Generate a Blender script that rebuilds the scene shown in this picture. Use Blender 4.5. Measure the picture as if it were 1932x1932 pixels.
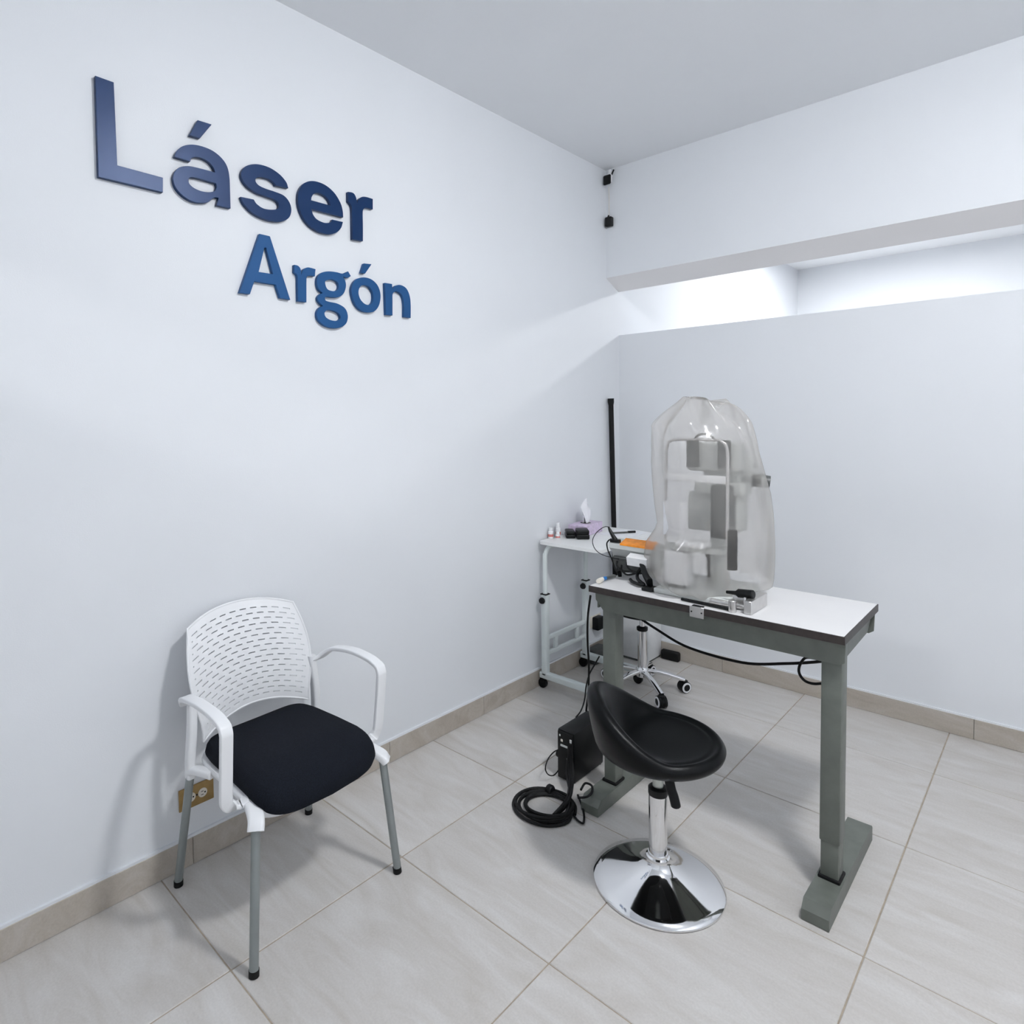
import bpy, bmesh, math, random
from mathutils import Vector, Matrix
random.seed(7)
for o in list(bpy.data.objects): bpy.data.objects.remove(o, do_unlink=True)
scene = bpy.context.scene
COL = scene.collection
PI = math.pi

# ------------------------------------------------------------------ camera
F, YAW, PITCH, ROLL = 1188.55, math.radians(-44.4376), math.radians(-2.4644), math.radians(-0.7344)
CAM = Vector((2.0546, -3.5876, 1.4573)); U0, V0 = 857.72, 842.85
_w = Vector((math.sin(YAW)*math.cos(PITCH), math.cos(YAW)*math.cos(PITCH), math.sin(PITCH)))
_rt = Vector((math.cos(YAW), -math.sin(YAW), 0)); _up = _rt.cross(_w)
_r = math.cos(ROLL)*_rt + math.sin(ROLL)*_up
_u = -math.sin(ROLL)*_rt + math.cos(ROLL)*_up
cam = bpy.data.cameras.new('camera'); cam_o = bpy.data.objects.new('camera', cam); COL.objects.link(cam_o)
m = Matrix((( _r.x, _u.x, -_w.x, CAM.x), (_r.y, _u.y, -_w.y, CAM.y), (_r.z, _u.z, -_w.z, CAM.z), (0, 0, 0, 1)))
cam_o.matrix_world = m
cam.sensor_fit = 'HORIZONTAL'; cam.sensor_width = 36; cam.lens = F/1932*36
cam.shift_x = (966-U0)/1932; cam.shift_y = (V0-966)/1932
cam.clip_start = .02
scene.camera = cam_o
def ray(a, b): return _w + _r*((a-U0)/F) - _u*((b-V0)/F)
def atZ(a, b, z): d = ray(a, b); return CAM + d*((z-CAM.z)/d.z)      # pixel -> point on a level plane
def atX(a, b, x): d = ray(a, b); return CAM + d*((x-CAM.x)/d.x)      # pixel -> point on a plane along the left wall
def atY(a, b, y): d = ray(a, b); return CAM + d*((y-CAM.y)/d.y)

# ------------------------------------------------------------------ world, lamps' strength, exposure
w = bpy.data.worlds.new('world'); scene.world = w; w.use_nodes = True
w.node_tree.nodes['Background'].inputs[0].default_value = (.75, .85, 1, 1)
w.node_tree.nodes['Background'].inputs[1].default_value = .3
ROOM_LAMP, BACK_LAMP, FRONT_LAMP = 202.0, 125.0, 128.0
LAMP_COL = (.97, .985, 1.0)
scene.view_settings.view_transform = 'Standard'; scene.view_settings.look = 'None'
scene.view_settings.exposure = -0.03; scene.view_settings.gamma = 1.0
scene.view_settings.use_curve_mapping = False

# ------------------------------------------------------------------ materials
def mat(name, col, rough=.5, metal=0, spec=.5, noise=None, bump=None, emit=None, coat=0, sheen=0):
    M = bpy.data.materials.new(name); M.use_nodes = True
    nt = M.node_tree; b = nt.nodes['Principled BSDF']
    b.inputs['Base Color'].default_value = (*col, 1); b.inputs['Roughness'].default_value = rough
    b.inputs['Metallic'].default_value = metal; b.inputs['Specular IOR Level'].default_value = spec
    b.inputs['Coat Weight'].default_value = coat
    b.inputs['Sheen Weight'].default_value = sheen
    tc = nt.nodes.new('ShaderNodeTexCoord')
    n = nt.nodes.new('ShaderNodeTexNoise'); nt.links.new(tc.outputs['Object'], n.inputs['Vector'])
    sc, amt = noise if noise else (30, .04)
    n.inputs['Scale'].default_value = sc; n.inputs['Detail'].default_value = 4
    mr = nt.nodes.new('ShaderNodeMapRange'); nt.links.new(n.outputs['Fac'], mr.inputs['Value'])
    mr.inputs['From Min'].default_value = .3; mr.inputs['From Max'].default_value = .7
    mr.inputs['To Min'].default_value = 1-amt; mr.inputs['To Max'].default_value = 1+amt
    mx = nt.nodes.new('ShaderNodeMix'); mx.data_type = 'RGBA'; mx.blend_type = 'MULTIPLY'; mx.inputs['Factor'].default_value = 1
    mx.inputs['A'].default_value = (*col, 1); nt.links.new(mr.outputs[0], mx.inputs['B'])
    nt.links.new(mx.outputs['Result'], b.inputs['Base Color'])
    if bump:
        n2 = nt.nodes.new('ShaderNodeTexNoise'); n2.inputs['Scale'].default_value = bump[0]; n2.inputs['Detail'].default_value = 3
        nt.links.new(tc.outputs['Object'], n2.inputs['Vector'])
        bp = nt.nodes.new('ShaderNodeBump'); bp.inputs['Strength'].default_value = bump[1]; bp.inputs['Distance'].default_value = .002
        nt.links.new(n2.outputs['Fac'], bp.inputs['Height']); nt.links.new(bp.outputs[0], b.inputs['Normal'])
    if emit:
        b.inputs['Emission Color'].default_value = (*emit[0], 1); b.inputs['Emission Strength'].default_value = emit[1]
    return M
M = {}
M['wall'] = mat('wall_paint', (.80, .822, .855), .6, noise=(1.5, .012), bump=(260, .12))
M['ceil'] = mat('ceiling_paint', (.89, .905, .93), .75, noise=(1.5, .012), bump=(200, .1))
M['grout'] = mat('grout', (.40, .34, .27), .9, noise=(40, .15))
M['white_plastic'] = mat('white_plastic', (.86, .87, .89), .35, noise=(8, .01))
M['fabric'] = mat('black_fabric', (.007, .009, .014), .9, noise=(300, .35), bump=(700, .6), spec=.15)
M['leg_grey'] = mat('grey_painted_metal', (.30, .33, .33), .32, metal=.6, noise=(20, .05))
M['black_rubber'] = mat('black_rubber', (.004, .004, .0045), .55, spec=.25)
M['black_leather'] = mat('black_leather', (.003, .0035, .004), .33, noise=(60, .2), bump=(500, .15), spec=.16)
M['black_plastic'] = mat('black_plastic', (.004, .0045, .005), .42, spec=.25)
M['chrome'] = mat('chrome', (.82, .82, .83), .07, metal=1, noise=(4, .01))
M['rod'] = mat('brushed_steel_rod', (.55, .58, .55), .35, metal=.8)
M['table_metal'] = mat('grey_green_enamel', (.135, .148, .130), .42, noise=(25, .10), spec=.5, bump=(300, .1))
M['laminate'] = mat('white_laminate', (.70, .695, .70), .38, noise=(6, .02))
M['edge'] = mat('dark_brown_edging', (.030, .023, .021), .45, noise=(50, .3))
M['steel'] = mat('machined_steel', (.62, .61, .60), .28, metal=.9, noise=(30, .06))
M['cart_white'] = mat('pale_mint_enamel', (.74, .80, .80), .4, noise=(10, .02))
M['cart_top'] = mat('cart_top_board', (.86, .87, .87), .4, noise=(10, .01))
M['letters'] = mat('navy_acrylic', (.0015, .026, .100), .36, metal=.15, noise=(3, .05), spec=.32)
M['letters_mid'] = mat('mid_blue_acrylic', (.016, .085, .235), .45, metal=.15, noise=(3, .05), spec=.25)
M['soffit'] = mat('soffit_painted_bounce', (.92, .90, .90), .7, noise=(2, .01))  # whiter than the walls: light bounced up from the slot put into the colour
M['brass'] = mat('bronze_plate', (.36, .23, .085), .45, metal=.25, noise=(40, .12))
M['ivory'] = mat('ivory_plastic', (.80, .75, .67), .4)
M['lilac'] = mat('lilac_card', (.66, .55, .72), .6, noise=(60, .18))
M['tissue'] = mat('tissue_paper', (.90, .90, .94), .9, noise=(30, .03), bump=(60, .5))
M['paper'] = mat('paper', (.86, .87, .90), .8)
M['grey_plastic'] = mat('light_grey_plastic', (.56, .58, .57), .4, noise=(10, .03))
M['dgrey_plastic'] = mat('dark_grey_plastic', (.085, .09, .088), .45, noise=(40, .25))
M['orange'] = mat('orange_plastic', (.90, .30, .02), .4, noise=(50, .15))
M['blue'] = mat('blue_plastic', (.02, .16, .45), .4)
M['bin_white'] = mat('white_box_enamel', (.78, .79, .80), .45)
M['red_print'] = mat('pink_print', (.60, .20, .18), .6)
M['lamp_frame'] = mat('lamp_frame', (.85, .85, .85), .4)
def emis(name, s):
    return mat(name, (.9, .9, .9), .5, emit=(LAMP_COL, s))
M['room_diffuser'] = emis('room_lamp_diffuser', ROOM_LAMP)
M['back_diffuser'] = emis('back_lamp_diffuser', BACK_LAMP)
M['front_diffuser'] = emis('front_lamp_diffuser', FRONT_LAMP)

def tile_material(name, base, dark, light):
    Mt = bpy.data.materials.new(name); Mt.use_nodes = True; nt = Mt.node_tree; N = nt.nodes; Lk = nt.links
    b = N['Principled BSDF']
    geo = N.new('ShaderNodeNewGeometry'); oi = N.new('ShaderNodeObjectInfo')
    cmb = N.new('ShaderNodeVectorMath'); cmb.operation = 'SCALE'; cmb.inputs[0].default_value = (17, 31, 0)
    Lk.new(oi.outputs['Random'], cmb.inputs['Scale'])
    add = N.new('ShaderNodeVectorMath'); add.operation = 'ADD'; Lk.new(geo.outputs['Position'], add.inputs[0]); Lk.new(cmb.outputs[0], add.inputs[1])
    mp = N.new('ShaderNodeMapping'); mp.inputs['Rotation'].default_value = (0, 0, math.radians(24)); mp.inputs['Scale'].default_value = (1.0, 4.2, 4)
    Lk.new(add.outputs[0], mp.inputs['Vector'])
    n1 = N.new('ShaderNodeTexNoise'); n1.inputs['Scale'].default_value = 2.6; n1.inputs['Detail'].default_value = 9; n1.inputs['Roughness'].default_value = .62; n1.inputs['Distortion'].default_value = 1.3
    Lk.new(mp.outputs[0], n1.inputs['Vector'])
    cr = N.new('ShaderNodeValToRGB'); Lk.new(n1.outputs['Fac'], cr.inputs['Fac'])
    e = cr.color_ramp.elements; e[0].position = .30; e[0].color = (*dark, 1); e[1].position = .74; e[1].color = (*light, 1)
    q = cr.color_ramp.elements.new(.5); q.color = (*base, 1)
    n2 = N.new('ShaderNodeTexNoise'); n2.inputs['Scale'].default_value = 160; n2.inputs['Detail'].default_value = 2
    Lk.new(geo.outputs['Position'], n2.inputs['Vector'])
    mr = N.new('ShaderNodeMapRange'); Lk.new(n2.outputs['Fac'], mr.inputs['Value']); mr.inputs['To Min'].default_value = .90; mr.inputs['To Max'].default_value = 1.10
    r2 = N.new('ShaderNodeMapRange'); Lk.new(oi.outputs['Random'], r2.inputs['Value']); r2.inputs['To Min'].default_value = .965; r2.inputs['To Max'].default_value = 1.03
    ml = N.new('ShaderNodeMath'); ml.operation = 'MULTIPLY'; Lk.new(mr.outputs[0], ml.inputs[0]); Lk.new(r2.outputs[0], ml.inputs[1])
    mx = N.new('ShaderNodeMix'); mx.data_type = 'RGBA'; mx.blend_type = 'MULTIPLY'; mx.inputs['Factor'].default_value = 1
    Lk.new(cr.outputs[0], mx.inputs['A']); Lk.new(ml.outputs[0], mx.inputs['B']); Lk.new(mx.outputs['Result'], b.inputs['Base Color'])
    b.inputs['Roughness'].default_value = .42; b.inputs['Specular IOR Level'].default_value = .4
    bp = N.new('ShaderNodeBump'); bp.inputs['Strength'].default_value = .12; bp.inputs['Distance'].default_value = .002
    Lk.new(n1.outputs['Fac'], bp.inputs['Height']); Lk.new(bp.outputs[0], b.inputs['Normal'])
    return Mt
M['tile'] = tile_material('floor_tile', (.60, .575, .55), (.545, .515, .48), (.665, .65, .635))
M['skirt'] = tile_material('skirting_tile', (.47, .425, .37), (.41, .36, .305), (.53, .49, .45))

def plastic_film():
    P = bpy.data.materials.new('clear_plastic_film'); P.use_nodes = True; nt = P.node_tree; N = nt.nodes; Lk = nt.links
    N.remove(N['Principled BSDF']); out = N['Material Output']
    tr = N.new('ShaderNodeBsdfTransparent'); tr.inputs[0].default_value = (.988, .972, .955, 1)
    rf = N.new('ShaderNodeBsdfRefraction'); rf.inputs['IOR'].default_value = 1.02; rf.inputs['Roughness'].default_value = .30; rf.inputs['Color'].default_value = (.988, .972, .955, 1)
    df = N.new('ShaderNodeBsdfDiffuse'); df.inputs[0].default_value = (.88, .84, .80, 1)
    tl = N.new('ShaderNodeBsdfTranslucent'); tl.inputs[0].default_value = (.88, .84, .80, 1)
    gl = N.new('ShaderNodeBsdfGlossy'); gl.inputs['Roughness'].default_value = .16; gl.inputs[0].default_value = (1, 1, 1, 1)
    tc = N.new('ShaderNodeTexCoord'); nz = N.new('ShaderNodeTexNoise'); nz.inputs['Scale'].default_value = 9; nz.inputs['Detail'].default_value = 3
    Lk.new(tc.outputs['Object'], nz.inputs['Vector'])
    bp = N.new('ShaderNodeBump'); bp.inputs['Strength'].default_value = .5; bp.inputs['Distance'].default_value = .012; Lk.new(nz.outputs['Fac'], bp.inputs['Height'])
    Lk.new(bp.outputs[0], gl.inputs['Normal'])
    a = N.new('ShaderNodeMixShader'); a.inputs[0].default_value = .66; Lk.new(tr.outputs[0], a.inputs[1]); Lk.new(rf.outputs[0], a.inputs[2])
    d = N.new('ShaderNodeMixShader'); d.inputs[0].default_value = .5; Lk.new(df.outputs[0], d.inputs[1]); Lk.new(tl.outputs[0], d.inputs[2])
    b = N.new('ShaderNodeMixShader'); Lk.new(a.outputs[0], b.inputs[1]); Lk.new(d.outputs[0], b.inputs[2])
    mr = N.new('ShaderNodeMapRange'); Lk.new(nz.outputs['Fac'], mr.inputs['Value']); mr.inputs['From Min'].default_value = .3; mr.inputs['From Max'].default_value = .7
    mr.inputs['To Min'].default_value = .07; mr.inputs['To Max'].default_value = .20; Lk.new(mr.outputs[0], b.inputs[0])
    fr = N.new('ShaderNodeLayerWeight'); fr.inputs['Blend'].default_value = .22
    mm = N.new('ShaderNodeMapRange'); Lk.new(fr.outputs['Fresnel'], mm.inputs['Value']); mm.inputs['To Min'].default_value = .03; mm.inputs['To Max'].default_value = .5
    c = N.new('ShaderNodeMixShader'); Lk.new(mm.outputs[0], c.inputs[0]); Lk.new(b.outputs[0], c.inputs[1]); Lk.new(gl.outputs[0], c.inputs[2])
    Lk.new(c.outputs[0], out.inputs[0]); return P
M['film'] = plastic_film()

# ------------------------------------------------------------------ mesh helpers
def finish(name, bm, material, parent=None, smooth=True, ang=38):
    bmesh.ops.recalc_face_normals(bm, faces=bm.faces)
    me = bpy.data.meshes.new(name); bm.to_mesh(me); bm.free()
    mats = material if isinstance(material, (list, tuple)) else [material]
    for k in mats: me.materials.append(M[k] if isinstance(k, str) else k)
    if smooth:
        me.polygons.foreach_set('use_smooth', [True]*len(me.polygons))
        try: me.set_sharp_from_angle(angle=math.radians(ang))
        except Exception: pass
    o = bpy.data.objects.new(name, me); COL.objects.link(o)
    if parent: o.parent = parent
    return o
def tag(o, label=None, cat=None, group=None, kind=None):
    if label: o['label'] = label
    if cat: o['category'] = cat
    if group: o['group'] = group
    if kind: o['kind'] = kind
    return o
def thing(name, label, cat, loc=(0, 0, 0), rz=0, group=None):
    o = bpy.data.objects.new(name, None); COL.objects.link(o); o.location = loc; o.rotation_euler = (0, 0, rz)
    o.empty_display_size = .1
    return tag(o, label, cat, group)
def box(bm, lo, hi, bev=0, seg=2, mtx=None):
    lo = Vector(lo); hi = Vector(hi); c = (lo+hi)/2; s = hi-lo
    r = bmesh.ops.create_cube(bm, size=1, matrix=Matrix.Translation(c) @ Matrix.Diagonal((s.x, s.y, s.z, 1)))
    vs = r['verts']
    if bev:
        es = list({e for v in vs for e in v.link_edges})
        rr = bmesh.ops.bevel(bm, geom=es, offset=bev, segments=seg, affect='EDGES', profile=.5)
        vs = list({v for f in rr['faces'] for v in f.verts} | {v for v in vs if v.is_valid})
    if mtx is not None: bmesh.ops.transform(bm, matrix=mtx, verts=vs)
    return bm
def B(lo, hi, bev=0, seg=2, mtx=None): return box(bmesh.new(), lo, hi, bev, seg, mtx)
def catmull(pts, n=8, closed=False):
    P = [Vector(p) for p in pts]; out = []; L = len(P)
    for i in range(L if closed else L-1):
        p1 = P[i]; p2 = P[(i+1) % L]
        p0 = P[i-1] if (closed or i > 0) else p1*2-p2
        p3 = P[(i+2) % L] if (closed or i+2 < L) else p2*2-p1
        for k in range(n):
            t = k/n
            out.append(.5*((2*p1)+(p2-p0)*t+(2*p0-5*p1+4*p2-p3)*t*t+(3*p1-p0-3*p2+p3)*t**3))
    if not closed: out.append(P[-1])
    return out
def sweep(bm, pts, prof, closed=False, up=None, scale=None):
    """prof: list of (a, b) offsets; a along side, b along up"""
    P = [Vector(p) for p in pts]; n = len(P); rings = []
    nrm = None
    for i in range(n):
        t = (P[(i+1) % n]-P[i-1]) if closed else (P[min(i+1, n-1)]-P[max(i-1, 0)])
        t.normalize()
        if up is not None: b = Vector(up); b = (b-t*b.dot(t)); 
        elif nrm is None:
            b = Vector((0, 0, 1)) if abs(t.z) < .9 else Vector((1, 0, 0)); b = b-t*b.dot(t)
        else: b = nrm-t*nrm.dot(t)
        b.normalize(); nrm = b; a = t.cross(b)
        s = scale[i] if scale else 1
        rings.append([bm.verts.new(P[i]+a*(q[0]*s)+b*(q[1]*s)) for q in prof])
    k = len(prof)
    for i in range(n if closed else n-1):
        A = rings[i]; C = rings[(i+1) % n]
        for j in range(k): bm.faces.new((A[j], A[(j+1) % k], C[(j+1) % k], C[j]))
    if not closed: bm.faces.new(rings[0][::-1]); bm.faces.new(rings[-1])
    return bm
def circ(r, n=12): return [(r*math.cos(2*PI*i/n), r*math.sin(2*PI*i/n)) for i in range(n)]
def rrect(w, h, r, n=3):
    out = []
    for cx, cy, a0 in ((w/2-r, h/2-r, 0), (-w/2+r, h/2-r, PI/2), (-w/2+r, -h/2+r, PI), (w/2-r, -h/2+r, 1.5*PI)):
        for i in range(n+1):
            a = a0+PI/2*i/n; out.append((cx+r*math.cos(a), cy+r*math.sin(a)))
    return out
def tube(pts, r, n=12, closed=False, sm=0, scale=None, bm=None):
    bm = bm or bmesh.new()
    if sm: pts = catmull(pts, sm, closed)
    return sweep(bm, pts, circ(r, n), closed, scale=scale)
def lathe(prof, n=32, c=(0, 0, 0), bm=None, mtx=None):
    bm = bm or bmesh.new(); c = Vector(c); rings = []
    for r, z in prof:
        rings.append([bm.verts.new(c+Vector((max(r, 1e-4)*math.cos(2*PI*i/n), max(r, 1e-4)*math.sin(2*PI*i/n), z))) for i in range(n)])
    for a, b in zip(rings, rings[1:]):
        for i in range(n): bm.faces.new((a[i], a[(i+1) % n], b[(i+1) % n], b[i]))
    bm.faces.new(rings[0][::-1]); bm.faces.new(rings[-1])
    if mtx is not None: bmesh.ops.transform(bm, matrix=mtx, verts=[v for R_ in rings for v in R_])
    return bm
def prism(poly, axis, lo, hi, bm=None):
    """poly in the two other axes (cyclic order), extruded along axis lo..hi"""
    bm = bm or bmesh.new()
    def mk(p, h):
        return {'x': (h, p[0], p[1]), 'y': (p[0], h, p[1]), 'z': (p[0], p[1], h)}[axis]
    a = [bm.verts.new(mk(p, lo)) for p in poly]; b = [bm.verts.new(mk(p, hi)) for p in poly]
    k = len(poly); bm.faces.new(a); bm.faces.new(b[::-1])
    for i in range(k): bm.faces.new((a[i], b[i], b[(i+1) % k], a[(i+1) % k]))
    return bm
def bevel_all(bm, off, seg=2, ang=25):
    es = [e for e in bm.edges if len(e.link_faces) == 2 and e.calc_face_angle(0) > math.radians(ang)]
    bmesh.ops.bevel(bm, geom=es, offset=off, segments=seg, affect='EDGES', profile=.5); return bm
def grid(fn, nu, nv, bm=None, keep=None):
    bm = bm or bmesh.new()
    V = [[bm.verts.new(fn(i, j)) for i in range(nu+1)] for j in range(nv+1)]
    for j in range(nv):
        for i in range(nu):
            if keep is None or keep(i, j): bm.faces.new((V[j][i], V[j][i+1], V[j+1][i+1], V[j+1][i]))
    return bm

# ------------------------------------------------------------------ room
XR, YN, YF, H = 3.3, -4.35, 3.6, 2.955         # right side, wall behind the camera, far end of the next room, ceiling
LEDGE, SOFF_I, SOFF_O = 1.975, 2.245, 2.31      # slot in the back wall
def S(name, bm, m_, smooth=False): return tag(finish(name, bm, m_, smooth=smooth), kind='structure')
S('wall_left', B((-.12, YN-2.6, 0), (0, YF, H+.02)), 'wall')
S('wall_back', B((0, 0, 0), (XR, .40, LEDGE)), 'wall')
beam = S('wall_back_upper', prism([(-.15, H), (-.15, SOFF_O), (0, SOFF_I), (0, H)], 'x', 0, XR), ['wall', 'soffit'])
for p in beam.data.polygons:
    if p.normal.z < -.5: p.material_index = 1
S('wall_right', B((XR, YN-2.6, 0), (XR+.12, YF, H+.02)), 'wall')
S('wall_far', B((-.12, YF, 0), (XR+.12, YF+.12, H+.02)), 'wall')
S('wall_front', B((0, YN-.10, 0), (XR, YN, 2.05)), 'wall')
S('wall_front_upper', B((0, YN-.10, 2.30), (XR, YN+.12, H)), 'wall')
S('wall_near', B((-.12, YN-2.72, 0), (XR+.12, YN-2.6, H+.02)), 'wall')
S('ceiling', B((-.12, YN-2.72, H), (XR+.12, YF+.12, H+.12)), 'ceil')
S('floor_outer', B((-.12, .10, -.05), (XR+.12, YF+.12, -.001)), 'tile')
S('floor_outer.001', B((-.12, YN-2.72, -.05), (XR+.12, YN-.10, -.001)), 'tile')
floor = S('floor', B((-.12, YN-.10, -.06), (XR+.12, .10, -.0022)), 'grout')
OX, OY, TS, G = .4838, .4627, .6, .0022
tile_mesh = {}
def tile_obj(x0, x1, y0, y1):
    w_, d_ = round(x1-x0, 3), round(y1-y0, 3)
    if (w_, d_) not in tile_mesh:
        t = finish('tile', B((-w_/2, -d_/2, -.01), (w_/2, d_/2, 0), .0016, 1), 'tile', floor, smooth=False); tile_mesh[(w_, d_)] = t.data
    else:
        t = bpy.data.objects.new('tile', tile_mesh[(w_, d_)]); COL.objects.link(t); t.parent = floor
    t.location = ((x0+x1)/2, (y0+y1)/2, random.uniform(-.0003, .0003))
xs = [0] + [OX+i*TS for i in range(5)] + [XR]; ys = [0] + [-(OY+i*TS) for i in range(7)] + [YN]
for xa, xb in zip(xs, xs[1:]):
    for ya, yb in zip(ys, ys[1:]):
        tile_obj(xa+G, xb-G, yb+G, ya-G)
# skirting tiles with a pale painted bead on top
BH, BT = .092, .011
def skirting(name, along, cuts):
    lo, hi = min(cuts), max(cuts)
    if along == 'y': root = B((0, lo, BH), (BT*.8, hi, BH+.008))
    else: root = B((lo, -BT*.8, BH), (hi, 0, BH+.008))
    r = S(name, root, 'wall')
    for a, b in zip(cuts, cuts[1:]):
        if along == 'y': bm = B((0, a+.0008, 0.0005), (BT, b-.0008, BH), .0012, 1)
        else: bm = B((a+.0008, -BT, 0.0005), (b-.0008, 0, BH), .0012, 1)
        finish('tile', bm, 'skirt', r, smooth=False)
yy = sorted([-BT, -.72, -1.32, -1.92, -2.16, -2.76, -3.36, -3.96, YN]); skirting('baseboard_left', 'y', yy)
skirting('baseboard_back', 'x', [0, .66, 1.26, 1.77, 2.37, 2.97, XR])

# ------------------------------------------------------------------ lamps (all outside the frame)
def lamp(name, label, c, sx, sy, mk):
    t = thing(name, label, 'lamp', c)
    bm = bmesh.new()
    for lo, hi in (((-sx/2-.02, -sy/2-.02, -.03), (-sx/2, sy/2+.02, 0)), ((sx/2, -sy/2-.02, -.03), (sx/2+.02, sy/2+.02, 0)),
                   ((-sx/2, -sy/2-.02, -.03), (sx/2, -sy/2, 0)), ((-sx/2, sy/2, -.03), (sx/2, sy/2+.02, 0))): box(bm, lo, hi)
    finish('frame', bm, 'lamp_frame', t, smooth=False)
    finish('diffuser', B((-sx/2, -sy/2, -.024), (sx/2, sy/2, -.018)), mk, t, smooth=False)
t = thing('ceiling_lamp', 'round opal drum lamp on the ceiling of the treatment room', 'lamp', (2.2, -2.15, H))
finish('mount', lathe([(.10, -.012), (.10, -.0005)], 40), 'lamp_frame', t)
finish('diffuser', lathe([(.120, -.085), (.133, -.075), (.133, -.014), (.120, -.012)], 48), 'room_diffuser', t)
lamp('ceiling_lamp', 'square panel lamp on the ceiling beyond the wall slot', (1.0, 2.1, H), .5, .34, 'back_diffuser')
lamp('ceiling_lamp', 'square panel lamp on the ceiling behind the camera', (1.35, -6.35, H), .45, .4, 'front_diffuser')

# ------------------------------------------------------------------ wall lettering (outlines read off the photograph, laid on the wall)
A_ = lambda x, y: (140+x*.17598, 120+y*.17598)
B_ = lambda x, y: (420+x*.20704, 280+y*.20704)
FACE = .016
def outline(fr, pts):
    """pts: (x, y) smooth, (x, y, 1) corner -> list of (y, z) wall points"""
    P = []
    for p in pts:
        q = atX(*fr(p[0], p[1]), FACE); P.append((Vector((q.y, q.z, 0)), len(p) > 2))
    n = len(P); out = []
    for i in range(n):
        p1, c1 = P[i]; p2, c2 = P[(i+1) % n]
        if c1 and c2: out.append(p1); continue
        p0 = p1*2-p2 if c1 else P[i-1][0]
        p3 = p2*2-p1 if c2 else P[(i+2) % n][0]
        for k in range(6):
            t = k/6
            out.append(.5*((2*p1)+(p2-p0)*t+(2*p0-5*p1+4*p2-p3)*t*t+(3*p1-p0-3*p2+p3)*t**3))
    return out
def plate(name, loops, parent=None):
    cu = bpy.data.curves.new(name, 'CURVE'); cu.dimensions = '2D'; cu.fill_mode = 'BOTH'; cu.extrude = FACE/2-.0008
    cu.bevel_depth = .0008; cu.bevel_resolution = 0; cu.offset = -.0008
    for L in loops:
        sp = cu.splines.new('POLY'); sp.points.add(len(L)-1); sp.use_cyclic_u = True
        for p, q in zip(sp.points, L): p.co = (q.x, q.y, 0, 1)
    tmp = bpy.data.objects.new('tmp', cu); COL.objects.link(tmp)
    dg = bpy.context.evaluated_depsgraph_get(); me = bpy.data.meshes.new_from_object(tmp.evaluated_get(dg))
    bpy.data.objects.remove(tmp); bpy.data.curves.remove(cu)
    # curve plane (x, y, z) -> wall (z, x, y)
    for v in me.vertices: v.co = (v.co.z+FACE/2, v.co.x, v.co.y)
    me.name = name; me.materials.clear(); me.materials.append(M[LETTER_MAT])
    me.polygons.foreach_set('use_smooth', [False]*len(me.polygons))
    o = bpy.data.objects.new(name, me); COL.objects.link(o)
    if parent: o.parent = parent
    return o
GL = 'blue letters of the wall sign'; LETTER_MAT = 'letters'
def letter(name, label, fr, loops, accent=None):
    LL = [outline(fr, l) for l in loops]
    if accent is None:
        tag(plate(name, LL), label, 'letter', GL)
    else:
        t = thing(name, label, 'letter', (0, 0, 0), group=GL)
        plate('letter_body', LL, t); plate('accent', [outline(fr, accent)], t)
c = 1
letter('letter_l', 'tall blue capital L, first letter of the upper word on the wall', A_, [[(226,128,c),(425,200,c),(463,1090,c),(952,1222,c),(952,1380,c),(260,1214,c)]])
letter('letter_a', 'blue letter a with accent in the upper word on the wall', A_,
 [[(1075,1000,c),(1093,950),(1150,892),(1240,868),(1350,880),(1480,930),(1580,1010),(1640,1100),(1665,1210),(1672,1350),(1678,1552,c),(1527,1520,c),(1548,1440,c),(1500,1438),(1440,1483),(1370,1495),(1270,1478),(1170,1420),(1090,1330),(1060,1230),(1080,1158),(1130,1112),(1220,1098),(1340,1120),(1512,1165,c),(1490,1110),(1440,1052),(1370,1015),(1295,1003),(1258,1018),(1244,1050,c)],
  [(1228,1260),(1240,1225),(1310,1226),(1520,1285,c),(1528,1325),(1505,1365),(1450,1378),(1370,1368),(1290,1335),(1242,1295)]],
 accent=[(1325,605,c),(1475,652,c),(1350,800,c),(1235,768,c)])
letter('letter_s', 'blue letter s in the middle of the upper word on the wall', B_,
 [[(600,362,c),(485,338,c),(465,308),(420,278),(350,262),(307,272),(302,300),(330,335),(390,365),(480,395),(560,430),(610,490),(628,560),(610,625),(560,660),(480,668),(370,640),(270,585),(195,505),(165,440,c),(285,465,c),(312,505),(370,545),(440,558),(495,552),(515,525),(505,492),(470,465),(400,440),(310,405),(230,350),(182,285),(170,225),(195,175),(250,148),(330,145),(430,175),(520,235),(580,305)]])
letter('letter_e', 'dark blue letter e in the upper word on the wall', B_,
 [[(1100,628,c),(812,552,c),(825,600),(860,645),(920,675),(965,678),(990,668),(1000,648,c),(1098,670,c),(1080,725),(1040,765),(975,782),(890,765),(800,710),(730,620),(692,510),(690,410),(720,340),(775,302),(850,300),(940,335),(1020,405),(1075,495),(1096,570)],
  [(808,472,c),(985,520,c),(970,475),(935,435),(880,408),(838,410),(814,440)]])
letter('letter_r', 'dark blue letter r ending the upper word on the wall', B_,
 [[(1145,395,c),(1190,405),(1215,440),(1228,500,c),(1240,465),(1270,442),(1310,442),(1370,460,c),(1370,555,c),(1312,541),(1286,552),(1278,590),(1280,700),(1280,845,c),(1185,828,c),(1183,700),(1180,560),(1172,515),(1145,480,c)]])
LETTER_MAT = 'letters_mid'
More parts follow.
